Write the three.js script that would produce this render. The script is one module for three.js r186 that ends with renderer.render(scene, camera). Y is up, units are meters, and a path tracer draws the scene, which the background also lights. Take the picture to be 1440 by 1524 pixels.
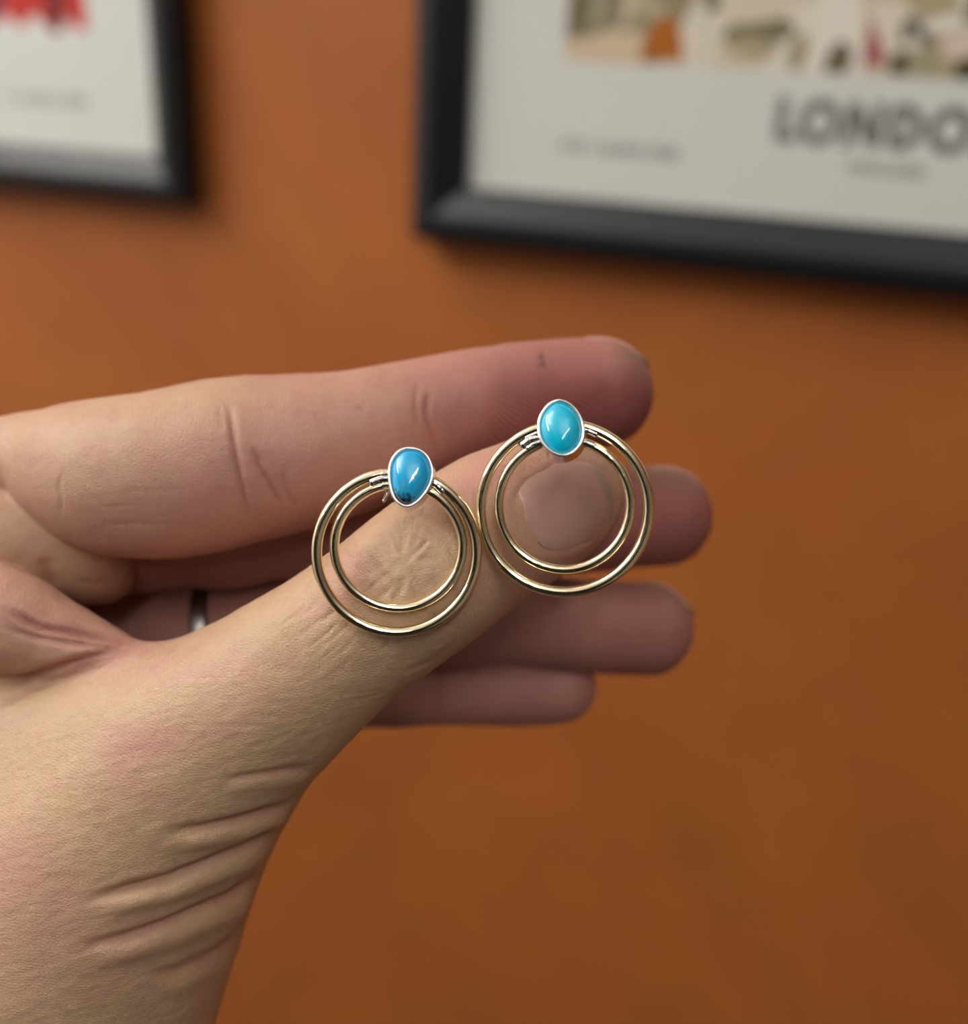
import * as THREE from 'three';
import { RectAreaLightUniformsLib } from 'three/addons/lights/RectAreaLightUniformsLib.js';
import { RoundedBoxGeometry } from 'three/addons/geometries/RoundedBoxGeometry.js';
import { ImprovedNoise } from 'three/addons/math/ImprovedNoise.js';
import { mergeGeometries } from 'three/addons/utils/BufferGeometryUtils.js';

// ---------------------------------------------------------------- camera, light, exposure
RectAreaLightUniformsLib.init();
const scene = new THREE.Scene();
scene.background = new THREE.Color(0x000000);
const FOCAL = 1600, W = 1440, H = 1524;                       // focal length and frame, in photograph pixels
const camera = new THREE.PerspectiveCamera(2 * Math.atan(H / 2 / FOCAL) * 180 / Math.PI, W / H, 0.01, 30);
const EYE = 1.40;                                             // height of the wall coordinate's zero above the floor
const camX = new THREE.Vector3(0.9259, 0.0416, -0.3755).normalize();
const camF = new THREE.Vector3(-0.3317, -0.3865, -0.8606).normalize();
const camY = new THREE.Vector3().crossVectors(camX, camF).normalize();   // up
camX.crossVectors(camF, camY).normalize();
const camPos = new THREE.Vector3(0.1824, EYE + 0.2126, 0.4733);
camera.matrixAutoUpdate = true;
camera.position.copy(camPos);
camera.quaternion.setFromRotationMatrix(new THREE.Matrix4().makeBasis(camX, camY, camF.clone().negate()));
camera.focus = 0.131;
camera.userData.fStop = 9.2;
camera.updateMatrixWorld(true);

const renderer = new THREE.WebGLRenderer({ antialias: true });
renderer.toneMapping = THREE.LinearToneMapping;
renderer.toneMappingExposure = 1.50;
renderer.shadowMap.enabled = true;
renderer.shadowMap.type = THREE.PCFSoftShadowMap;

const CEIL = 2.75;
// long pendant lights: x, z of the middle, length, strength
const TUBES = [
  { x: -0.90, z: 0.86, len: 1.2, wide: 0.16, power: 13.5, label: 'long white pendant light on the left, nearest the framed posters' },
  { x: 0.50, z: 1.25, len: 1.2, wide: 0.09, power: 6.5, label: 'long white pendant light on the right, further from the framed posters' },
];
const LAMP = new THREE.Color(1.0, 0.99, 0.96);

// ---------------------------------------------------------------- helpers
let seed = 12345;
const rnd = () => { seed = (seed * 1664525 + 1013904223) >>> 0; return seed / 4294967296; };
const noise3 = new ImprovedNoise();
const N = (x, y, z) => noise3.noise(x, y, z);
const clamp = (x, a, b) => x < a ? a : x > b ? b : x;
const sstep = (a, b, x) => { const t = clamp((x - a) / (b - a), 0, 1); return t * t * (3 - 2 * t); };
function tag(o, label, category, group, kind) {
  if (label) o.userData.label = label;
  if (category) o.userData.category = category;
  if (group) o.userData.group = group;
  if (kind) o.userData.kind = kind;
  return o;
}
function mesh(name, geo, mat, parent) {
  const m = new THREE.Mesh(geo, mat); m.name = name; m.castShadow = true; m.receiveShadow = true;
  (parent || scene).add(m); return m;
}
function dataTex(size, fn, srgb) {
  const d = new Uint8Array(size * size * 4);
  for (let y = 0; y < size; y++) for (let x = 0; x < size; x++) {
    const v = fn(x, y), i = (y * size + x) * 4;
    if (Array.isArray(v)) { d[i] = v[0]; d[i + 1] = v[1]; d[i + 2] = v[2]; } else { d[i] = d[i + 1] = d[i + 2] = v; }
    d[i + 3] = 255;
  }
  const t = new THREE.DataTexture(d, size, size, THREE.RGBAFormat);
  t.magFilter = THREE.LinearFilter; t.minFilter = THREE.LinearMipmapLinearFilter; t.generateMipmaps = true;
  t.wrapS = t.wrapT = THREE.RepeatWrapping; if (srgb) t.colorSpace = THREE.SRGBColorSpace;
  t.needsUpdate = true; return t;
}

// ---------------------------------------------------------------- room
const plaster = dataTex(512, (x, y) => {
  const a = x / 512 * 2 * Math.PI, b = y / 512 * 2 * Math.PI, q = (s, o) => N(Math.cos(a) * s + o, Math.sin(a) * s + Math.cos(b) * s * 0.7, Math.sin(b) * s + o);
  return clamp(128 + 60 * q(9, 3) + 50 * q(20, 9) + 25 * q(40, 5), 0, 255);
});
const wallTone = dataTex(512, (x, y) => {
  const u = x / 512, v = y / 512, a = u * 2 * Math.PI, b = v * 2 * Math.PI;
  const q = (s, o) => N(Math.cos(a) * s + o, Math.sin(a) * s + Math.cos(b) * s, Math.sin(b) * s + o);
  const k = 1 + 0.05 * q(1.6, 2) + 0.03 * q(4, 7) + 0.02 * q(11, 4), g = 1 + 0.03 * q(2.2, 11);
  return [clamp(228 * k, 0, 255), clamp(228 * k * g, 0, 255), clamp(228 * k * (2 - g), 0, 255)];
}, true);
const wallPaint = new THREE.MeshStandardMaterial({ name: 'orange_paint', color: new THREE.Color(0.57, 0.162, 0.026), map: wallTone, roughness: 0.62, bumpMap: plaster, bumpScale: 0.0006 });
const creamPaint = new THREE.MeshStandardMaterial({ name: 'cream_paint', color: new THREE.Color(0.86, 0.84, 0.80), roughness: 0.85, bumpMap: plaster, bumpScale: 0.0005 });
const greyPaint = new THREE.MeshStandardMaterial({ name: 'grey_paint', color: new THREE.Color(0.46, 0.45, 0.43), roughness: 0.85, bumpMap: plaster, bumpScale: 0.0005 });
const darkPaint = new THREE.MeshStandardMaterial({ name: 'dark_paint', color: new THREE.Color(0.05, 0.05, 0.048), roughness: 0.8, bumpMap: plaster, bumpScale: 0.0005 });
const ceilPaint = new THREE.MeshStandardMaterial({ name: 'ceiling_paint', color: new THREE.Color(0.80, 0.79, 0.77), roughness: 0.9 });
const floorMat = new THREE.MeshStandardMaterial({ name: 'floor_boards', color: new THREE.Color(0.06, 0.045, 0.034), roughness: 0.5 });
const RX0 = -1.35, RX1 = 1.9, RZ1 = 3.3, TH = 0.12;
function slab(name, x0, x1, y0, y1, z0, z1, mat) {
  const g = new THREE.BoxGeometry(x1 - x0, y1 - y0, z1 - z0), p = g.attributes.position, n = g.attributes.normal, uv = g.attributes.uv;
  for (let i = 0; i < p.count; i++) {
    const ax = Math.abs(n.getX(i)), ay = Math.abs(n.getY(i));
    if (ax > 0.5) uv.setXY(i, p.getZ(i), p.getY(i)); else if (ay > 0.5) uv.setXY(i, p.getX(i), p.getZ(i)); else uv.setXY(i, p.getX(i) , p.getY(i));
  }
  const m = mesh(name, g, mat); m.position.set((x0 + x1) / 2, (y0 + y1) / 2, (z0 + z1) / 2);
  return tag(m, null, null, null, 'structure');
}
slab('wall_back', RX0 - TH, RX1 + TH, 0, CEIL, -TH, 0, wallPaint);
slab('wall_left', RX0 - TH, RX0, 0, CEIL, 0, RZ1, creamPaint);
slab('wall_right', RX1, RX1 + TH, 0, CEIL, 0, RZ1, greyPaint);
slab('wall_front', RX0 - TH, RX1 + TH, 0, CEIL, RZ1, RZ1 + TH, darkPaint);
slab('floor', RX0 - TH, RX1 + TH, -TH, 0, -TH, RZ1 + TH, floorMat);
slab('ceiling', RX0 - TH, RX1 + TH, CEIL, CEIL + TH, -TH, RZ1 + TH, ceilPaint);
slab('baseboard_back', RX0, RX1, 0, 0.10, 0, 0.015, ceilPaint);

// ---------------------------------------------------------------- pendant lights
const enamel = new THREE.MeshStandardMaterial({ name: 'white_enamel', color: new THREE.Color(0.8, 0.8, 0.78), roughness: 0.4 });
const glow = new THREE.MeshStandardMaterial({ name: 'lit_diffuser', color: 0x222222, emissive: LAMP, emissiveIntensity: 2, roughness: 0.4 });
const steel = new THREE.MeshStandardMaterial({ name: 'hanging_wire', color: 0x999999, metalness: 1, roughness: 0.4 });
const DROP = 0.40;
TUBES.forEach((t, i) => {
  const g = new THREE.Group(); g.name = i ? 'pendant_light_001' : 'pendant_light'; g.position.set(t.x, CEIL - DROP, t.z); scene.add(g);
  tag(g, t.label, 'light', 'long pendant lights');
  mesh('housing', new RoundedBoxGeometry(t.wide + 0.02, 0.036, t.len, 4, 0.012), enamel, g);
  for (const y of [-0.0185, 0.0185]) { const d = mesh('diffuser', new RoundedBoxGeometry(t.wide, 0.005, t.len - 0.06, 2, 0.002), glow, g); d.position.y = y; }
  for (const s of [-1, 1]) {
    const w = mesh('wire', new THREE.CylinderGeometry(0.0015, 0.0015, DROP - 0.018, 8), steel, g); w.position.set(0, 0.018 + (DROP - 0.018) / 2, s * (t.len / 2 - 0.015));
    const r = mesh('ceiling_rose', new THREE.CylinderGeometry(0.03, 0.035, 0.02, 24), enamel, g); r.position.set(0, DROP - 0.01, s * (t.len / 2 - 0.015));
  }
  for (const up of [0, 1]) {
    const l = new THREE.RectAreaLight(LAMP, t.power * (up ? 1.8 : 1), t.wide, t.len - 0.06); l.name = 'panel_glow';
    l.position.set(t.x, CEIL - DROP + (up ? 0.0225 : -0.0225), t.z); l.rotation.x = up ? Math.PI / 2 : -Math.PI / 2; scene.add(l);
  }
});

// ---------------------------------------------------------------- framed posters
const frameBlack = new THREE.MeshPhysicalMaterial({ name: 'black_frame_lacquer', color: new THREE.Color(0.006, 0.008, 0.010), roughness: 0.42, specularIntensity: 1 });
const backing = new THREE.MeshStandardMaterial({ name: 'frame_backing', color: 0x3a2e22, roughness: 0.9 });
// a mitred rail: profile (across: 0 inside .. w outside, out: height above the wall) swept along one side
function railGeo(len, w, d) {       // runs along +x from 0 to len (outside length) at y = 0 outside, y = w inside
  const prof = [[0, 0.001], [0, d * 0.80], [0.0012, d * 0.90], [w * 0.34, d], [w * 0.50, d * 0.97], [w - 0.0022, d * 0.62], [w - 0.001, d * 0.58], [w, d * 0.50], [w, 0.001]];
  const pos = [], idx = [], n = prof.length;
  for (let e = 0; e < 2; e++) for (const [a, o] of prof) pos.push(e ? len - a : a, a, o);
  const tri = [];
  for (let i = 0; i < n; i++) { const j = (i + 1) % n; tri.push([i, n + i, n + j], [i, n + j, j]); }
  for (let i = 1; i < n - 1; i++) tri.push([0, i, i + 1], [n, n + i + 1, n + i]);
  const p = [];
  for (const t of tri) for (const k of t) p.push(pos[k * 3], pos[k * 3 + 1], pos[k * 3 + 2]);
  const g = new THREE.BufferGeometry(); g.setAttribute('position', new THREE.Float32BufferAttribute(p, 3));
  g.computeVertexNormals(); return g;
}
function framedPoster(n, label, x0, x1, y0, y1, railW, railD, canvasFn, px) {   // x0.. outer edges in wall metres
  const g = new THREE.Group(); g.name = n ? 'framed_poster_001' : 'framed_poster'; g.position.set(x0, y0, 0); g.rotation.z = -0.005 * n; scene.add(g);
  tag(g, label, 'framed poster');
  const w = x1 - x0, h = y1 - y0;
  const sides = [[w, 0, 0, 0], [h, w, 0, Math.PI / 2], [w, w, h, Math.PI], [h, 0, h, -Math.PI / 2]];
  for (const [len, x, y, r] of sides) { const m = mesh('frame_rail', railGeo(len, railW, railD), frameBlack, g); m.position.set(x, y, 0); m.rotation.z = r; }
  const iw = w - 2 * railW + 0.006, ih = h - 2 * railW + 0.006;
  const bk = mesh('backing_board', new THREE.BoxGeometry(iw, ih, 0.004), backing, g); bk.position.set(w / 2, h / 2, 0.0035);
  const c = document.createElement('canvas'); c.width = Math.round(iw * px); c.height = Math.round(ih * px);
  const ctx = c.getContext('2d'); ctx.save(); ctx.scale(px, px); canvasFn(ctx, iw, ih, (u) => u - x0 - railW + 0.003, (v) => y1 - railW + 0.003 - EYE - v); ctx.restore();
  const tex = new THREE.CanvasTexture(c); tex.colorSpace = THREE.SRGBColorSpace; tex.anisotropy = 8;
  const sheet = mesh('poster_print', new THREE.BoxGeometry(iw, ih, 0.0006), [null, null, null, null, 0, 0].map((v) => v === 0 ? new THREE.MeshStandardMaterial({ name: 'printed_paper', map: tex, roughness: 0.45 }) : new THREE.MeshStandardMaterial({ name: 'paper_edge', color: 0xd8d6cc, roughness: 0.8 })), g);
  sheet.position.set(w / 2, h / 2, 0.0062);
  return g;
}
// a line of small print, too blurred in the photograph to read: the marks of letters only
function letterMarks(c, x0, y0, width, hgt, col, n) {
  c.strokeStyle = col; c.lineWidth = hgt * 0.16; let x = x0, k = n;
  while (x < x0 + width - hgt * 0.4) {
    k = (k * 5 + 3) % 17; const w = hgt * (0.45 + (k % 3) * 0.12);
    if (k === 7) { x += hgt * 0.5; continue; }
    c.beginPath(); c.moveTo(x, y0); c.lineTo(x, y0 - hgt); if (k % 2) c.lineTo(x + w, y0 - hgt); else c.moveTo(x + w, y0 - hgt); c.lineTo(x + w, y0 - hgt * 0.1);
    if (k % 3 === 0) { c.moveTo(x, y0 - hgt * 0.5); c.lineTo(x + w, y0 - hgt * 0.5); }
    c.stroke(); x += w + hgt * 0.28;
  }
}
const PAPER = '#e0e1da';
// left poster: only its lower right corner is in view (outer right edge x = -0.1585, outer bottom y = -(-0.1409))
// print coordinates: X(u) and Y(v) take wall metres from the room's zero and from EYE
framedPoster(0, 'black framed poster with a scalloped red shape on white paper, cut off at the left', -0.1603 - 0.44, -0.1603, EYE + 0.1406, EYE + 0.1406 + 0.60, 0.0208, 0.018, (c, w, h, X, Y) => {
  c.fillStyle = PAPER; c.fillRect(0, 0, w, h);
  c.fillStyle = '#c9261b'; c.beginPath(); c.moveTo(X(-0.2205), Y(0.35)); c.lineTo(X(-0.2195), Y(0.2195));
  for (let i = 0; i < 9; i++) { const x = -0.2195 - i * 0.0185, d = i % 2 ? 0.002 : 0; c.quadraticCurveTo(X(x - 0.004), Y(0.2165 + d), X(x - 0.0085), Y(0.2205)); c.quadraticCurveTo(X(x - 0.0125), Y(0.228), X(x - 0.0185), Y(0.2205 + d)); }
  c.lineTo(X(-0.42), Y(0.35)); c.closePath(); c.fill();
  c.fillStyle = '#7d1512'; c.beginPath(); c.ellipse(X(-0.238), Y(0.230), 0.0065, 0.014, 0.1, 0, 7); c.fill();
  c.fillStyle = '#3b3350'; c.beginPath(); c.ellipse(X(-0.279), Y(0.2335), 0.007, 0.014, 0.5, 0, 7); c.fill();
  letterMarks(c, X(-0.2775), Y(0.1815), 0.055, 0.0062, '#8a8a82', 5);
}, 2600);
framedPoster(1, 'black framed poster with the word LONDON in grey capitals under an abstract print', -0.0362, -0.0362 + 0.455, EYE + 0.1360, EYE + 0.1360 + 0.66, 0.0238, 0.019, (c, w, h, X, Y) => {
  c.fillStyle = PAPER; c.fillRect(0, 0, w, h);
  const ell = (x, y, dx, dy, col, rot = 0) => { c.fillStyle = col; c.save(); c.translate(X(x), Y(y)); c.rotate(rot); c.beginPath(); c.ellipse(0, 0, dx, dy, 0, 0, 7); c.fill(); c.restore(); };
  const poly = (col, ...p) => { c.fillStyle = col; c.beginPath(); p.forEach(([x, y], i) => i ? c.lineTo(X(x), Y(y)) : c.moveTo(X(x), Y(y))); c.closePath(); c.fill(); };
  c.save(); c.beginPath(); c.rect(X(0.0290), Y(0.62), 0.316, 0.62 - 0.2146); c.clip();
  c.fillStyle = '#cbbd9f'; c.fillRect(X(0.0290), Y(0.62), 1, 0.62);
  const cx = 0.128, cy = 0.335, cols = ['#e4dac6', '#d3c6ab', '#b7a986', '#efe7d8', '#d9cdb2', '#9b8f6e', '#e6dcc8', '#d6c8aa', '#ece3d2'];
  for (let i = 0; i < 40; i++) { const a = Math.PI * i / 20 + 0.03, f = (t, r) => [cx + Math.cos(t) * r, cy + Math.sin(t) * r]; poly(cols[(i * 4) % 9], f(a, 0.02), f(a - 0.01, 0.16), f(a + 0.05, 0.175), f(a + 0.145, 0.17), f(a + 0.165, 0.16)); }
  poly('#8d8263', [0.029, 0.300], [0.056, 0.300], [0.052, 0.228], [0.029, 0.2215]); poly('#6f6549', [0.031, 0.27], [0.037, 0.27], [0.036, 0.226], [0.031, 0.225]); poly('#a89d7f', [0.040, 0.27], [0.046, 0.27], [0.045, 0.229], [0.040, 0.227]);
  poly('#dcc5a6', [0.029, 0.2225], [0.062, 0.2275], [0.062, 0.2], [0.029, 0.2]);
  poly('#b9ad90', [0.056, 0.30], [0.075, 0.30], [0.070, 0.228], [0.058, 0.235]);
  poly('#6b614a', [0.074, 0.28], [0.080, 0.28], [0.092, 0.236], [0.087, 0.234]); poly('#857a5e', [0.060, 0.26], [0.064, 0.26], [0.071, 0.239], [0.067, 0.237]);
  ell(0.108, 0.228, 0.014, 0.0055, '#857a5c', -0.15); ell(0.110, 0.2385, 0.020, 0.0062, '#dfd3ba', -0.25); ell(0.106, 0.2225, 0.010, 0.004, '#b3a685', 0.1);
  ell(0.1395, 0.2185, 0.0048, 0.0075, '#736a50', 0.15); ell(0.124, 0.2215, 0.0035, 0.007, '#a89b78', 0.1); ell(0.162, 0.228, 0.0065, 0.013, '#e8ddca', -0.5);
  poly('#b0636a', [0.1488, 0.2345], [0.1485, 0.2180], [0.1570, 0.2180], [0.1545, 0.2255]); ell(0.155, 0.232, 0.004, 0.01, '#e9dccb', -0.5);
  poly('#55524a', [0.1605, 0.2345], [0.1650, 0.2350], [0.1735, 0.2265], [0.1690, 0.2260]); poly('#75705c', [0.1605, 0.2345], [0.1640, 0.2340], [0.1635, 0.2265], [0.1600, 0.2265]); ell(0.176, 0.2335, 0.009, 0.003, '#efe6da', -0.2);
  ell(0.1625, 0.2190, 0.0042, 0.0050, '#5e563f'); ell(0.170, 0.2200, 0.0058, 0.0052, '#aaa181'); ell(0.1875, 0.2180, 0.0062, 0.0042, '#4f4936'); poly('#6a6146', [0.182, 0.245], [0.190, 0.245], [0.1895, 0.2345], [0.1815, 0.2335]); ell(0.181, 0.2262, 0.006, 0.0045, '#e3cdbd');
  for (let x = 0.197; x < 0.34; x += 0.013) { ell(x, 0.222 + 0.004 * Math.sin(x * 400), 0.005, 0.006, x * 1000 % 2 > 1 ? '#7a7056' : '#c9b996', x * 9); ell(x + 0.006, 0.24, 0.006, 0.012, '#ddd0b8', x * 5); }
  c.fillStyle = '#b5671a'; c.beginPath(); c.moveTo(X(0.0612), Y(0.2168)); c.lineTo(X(0.0630), Y(0.2240)); c.quadraticCurveTo(X(0.0665), Y(0.2335), X(0.0712), Y(0.2330)); c.quadraticCurveTo(X(0.0760), Y(0.2325), X(0.0778), Y(0.2240)); c.lineTo(X(0.0795), Y(0.2158)); c.closePath(); c.fill();
  c.restore();
  // the capitals, drawn as strokes
  const ls = 0.0044, by = 0.1880, ty = 0.2052, mid = (by + ty) / 2; c.strokeStyle = '#787871'; c.lineWidth = ls; c.lineJoin = 'bevel';
  const path = (...p) => { c.beginPath(); p.forEach(([x, y], i) => i ? c.lineTo(X(x), Y(y)) : c.moveTo(X(x), Y(y))); c.stroke(); };
  const O = (x) => { c.beginPath(); c.ellipse(X(x), Y(mid), 0.0060, 0.0067, 0, 0, 7); c.stroke(); };
  const NN = (x) => path([x + ls / 2, by], [x + ls / 2, ty - 0.001], [x + 0.0122, by + 0.001], [x + 0.0122, ty]);
  path([0.1192 + ls / 2, ty], [0.1192 + ls / 2, by + ls / 2], [0.1283, by + ls / 2]);
  O(0.1362); NN(0.1457); O(0.1846); NN(0.1945);
  c.beginPath(); c.moveTo(X(0.1622 + ls / 2), Y(ty - ls / 2)); c.lineTo(X(0.1668), Y(ty - ls / 2)); c.ellipse(X(0.1668), Y(mid), 0.0062, (ty - by - ls) / 2, 0, -Math.PI / 2, Math.PI / 2); c.lineTo(X(0.1622 + ls / 2), Y(by + ls / 2)); c.closePath(); c.stroke();
  c.fillStyle = '#8a8574'; c.save(); c.translate(X(0.1495), Y(0.1780)); c.scale(0.00104, 0.001); c.font = 'bold 5.9px sans-serif'; c.fillText('ENGLAND', 0, 0); c.restore();
  letterMarks(c, X(0.0290), Y(0.1778), 0.0520, 0.0050, '#72726c', 9);
}, 2600);

// ---------------------------------------------------------------- hand
// Lengths in millimetres in the hand's own frame (x along the fingers, y up, z out of the thumb's back); a control point is given by where it shows in the photograph and its depth.
const BASE = 128;
const P = (px, py, z) => { const d = BASE - z; return [(px - W / 2) / FOCAL * d, -(py - H / 2) / FOCAL * d, z]; };
const toPx = (x, y, z) => { const d = BASE - z; return [W / 2 + x / d * FOCAL, H / 2 - y / d * FOCAL]; };
// chain: points [px, py, z, r in px], smoothed; flat = how much thinner than wide (z stretch of the distance)
function chain(pts, per = 4, flat = 1) {
  const c = pts.map(([px, py, z, r, f]) => { const [x, y] = P(px, py, z); return [x, y, z, r * (BASE - z) / FOCAL, f ?? flat]; });
  per *= 3; const out = [];
  const cr = (a, b, d, e, t) => 0.5 * (2 * b + (d - a) * t + (2 * a - 5 * b + 4 * d - e) * t * t + (3 * b - a - 3 * d + e) * t * t * t);
  for (let i = 0; i < c.length - 1; i++) for (let k = 0; k < per; k++) {
    const t = k / per, a = c[Math.max(0, i - 1)], b = c[i], d = c[i + 1], e = c[Math.min(c.length - 1, i + 2)];
    out.push(b.map((_, j) => cr(a[j], b[j], d[j], e[j], t)));
  }
  out.push(c[c.length - 1]);
  // flat typed array of segments
  const n = out.length - 1, f = new Float64Array(n * 10);
  let lo = [1e9, 1e9, 1e9], hi = [-1e9, -1e9, -1e9];
  for (let i = 0; i < n; i++) {
    const a = out[i], b = out[i + 1], dx = b[0] - a[0], dy = b[1] - a[1], dz = b[2] - a[2];
    f.set([a[0], a[1], a[2], dx, dy, dz, 1 / (dx * dx + dy * dy + dz * dz), a[3], b[3] - a[3], a[4]], i * 10);
  }
  for (const a of out) for (let j = 0; j < 3; j++) { lo[j] = Math.min(lo[j], a[j] - a[3]); hi[j] = Math.max(hi[j], a[j] + a[3]); }
  return { f, n, lo, hi };
}
function dChain(c, x, y, z) {
  // far away: the bounding box distance is enough
  const ex = Math.max(c.lo[0] - x, x - c.hi[0], 0), ey = Math.max(c.lo[1] - y, y - c.hi[1], 0), ez = Math.max(c.lo[2] - z, z - c.hi[2], 0), e2 = ex * ex + ey * ey + ez * ez;
  if (e2 > 64) return Math.sqrt(e2) + 0.5;
  const f = c.f; let best = 1e9;
  for (let i = 0, o = 0; i < c.n; i++, o += 10) {
    const px = x - f[o], py = y - f[o + 1], pz = z - f[o + 2];
    let t = (px * f[o + 3] + py * f[o + 4] + pz * f[o + 5]) * f[o + 6]; t = t < 0 ? 0 : t > 1 ? 1 : t;
    const qx = px - t * f[o + 3], qy = py - t * f[o + 4], qz = (pz - t * f[o + 5]) * f[o + 9];
    const d = Math.sqrt(qx * qx + qy * qy + qz * qz) - f[o + 7] - t * f[o + 8];
    if (d < best) best = d;
  }
  return best;
}
const smin = (a, b, k) => { const h = Math.max(k - Math.abs(a - b), 0) / k; return Math.min(a, b) - h * h * k * 0.25; };
const THUMB = chain([[846, 741, -17.2, 82, 1.22], [812, 747, -15.6, 102, 1.22], [777, 764, -14.0, 110, 1.2], [719, 796, -11.6, 116, 1.18], [641, 853, -9.3, 118, 1.10], [575, 903, -9.8, 116, 1.12], [509, 951, -10.5, 117, 1.1], [425, 1016, -12, 130, 1.05], [335, 1090, -15, 148, 1.0], [222, 1190, -19, 198, 1.05], [128, 1335, -22, 238, 1.05], [60, 1530, -25, 250, 1], [-10, 1800, -28, 285, 1], [-60, 2050, -30, 320, 1]]);
const INDEX = chain([[-160, 690, -32, 120], [-40, 692, -28, 72], [60, 687, -25.5, 76], [120, 699, -24, 100], [180, 709, -23, 119], [240, 707, -22.5, 125], [300, 697, -22.5, 127], [350, 686, -22.5, 125], [430, 675, -23, 117], [500, 663, -24, 109], [560, 647, -25, 101], [640, 621, -27.5, 89], [720, 602, -29.5, 85], [800, 592, -32, 84], [860, 587, -34, 84], [890, 585, -34.5, 82]]);
const MIDDLE = chain([[-160, 790, -46, 120], [0, 795, -44, 100], [150, 798, -43, 92], [280, 790, -42, 86], [340, 790, -42, 88], [410, 780, -42, 85], [520, 780, -42, 88], [640, 785, -42, 84], [760, 780, -43, 78], [880, 773, -45, 78], [950, 769, -47, 76], [985, 768, -48, 74]]);
const RING = chain([[-160, 930, -50, 110], [0, 945, -51, 90], [150, 950, -50, 80], [308, 945, -49, 76], [450, 930, -48, 76], [600, 920, -47, 76], [740, 918, -47.5, 71], [850, 930, -49, 69], [920, 934, -51, 70], [962, 936, -52, 69]]);
const PINKY = chain([[-150, 1060, -52, 90], [20, 1065, -53, 70], [200, 1060, -52, 62], [350, 1048, -51, 60], [500, 1031, -50, 54], [600, 1029, -50, 53], [660, 1025, -50, 53], [740, 1024, -51, 56], [800, 1023, -52.5, 56], [833, 1022, -53, 54]]);
const PALM = chain([[-150, 800, -46, 170], [-190, 1000, -46, 230], [-170, 1250, -44, 250], [-90, 1500, -42, 260], [-110, 1800, -40, 300], [-140, 2050, -40, 330]]);
const PAD = chain([[-120, 745, -27, 80], [0, 790, -25, 80], [80, 815, -27, 75], [130, 840, -30, 60], [152, 854, -33.5, 45]], 3);
const WEB = chain([[-120, 900, -20, 92], [0, 922, -17.5, 80], [75, 946, -16.5, 60], [150, 972, -15.8, 44], [210, 990, -15, 32], [280, 1010, -14, 40], [330, 1030, -14, 60]], 3);
const HEEL = chain([[-120, 1100, -25, 130], [0, 1106, -22, 114], [120, 1092, -19.5, 102], [230, 1072, -16.5, 98], [320, 1060, -14, 100]], 3);
const CHAINS = [THUMB, INDEX, MIDDLE, RING, PINKY, PALM, PAD, WEB, HEEL];
let owner = 0;
function sdf(x, y, z) {
  const t = dChain(THUMB, x, y, z), i = dChain(INDEX, x, y, z), m = dChain(MIDDLE, x, y, z), r = dChain(RING, x, y, z), p = dChain(PINKY, x, y, z), pl = dChain(PALM, x, y, z), pd = dChain(PAD, x, y, z), w = dChain(WEB, x, y, z);
  const he = dChain(HEEL, x, y, z), th = smin(t, he, 5), tw = smin(smin(th, w, 1.8), pl, 6), ip = smin(i, pl, 5), pp = smin(smin(pd, pl, 6), i, 0.7);
  let d = tw; owner = th < w ? 0 : 7;
  if (ip < d) { d = ip; owner = 1; }
  if (pp < d) { d = pp; owner = pd < i ? 6 : 1; }
  const q = smin(smin(smin(m, r, 0.8), p, 0.8), pl, 4);
  if (q < d) { d = q; owner = m < r ? (m < p ? 2 : 4) : (r < p ? 3 : 4); }
  if (pl < d + 0.5) owner = 5;
  return Math.max(d, -110 - y);
}
const CELL = 0.36;
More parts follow.
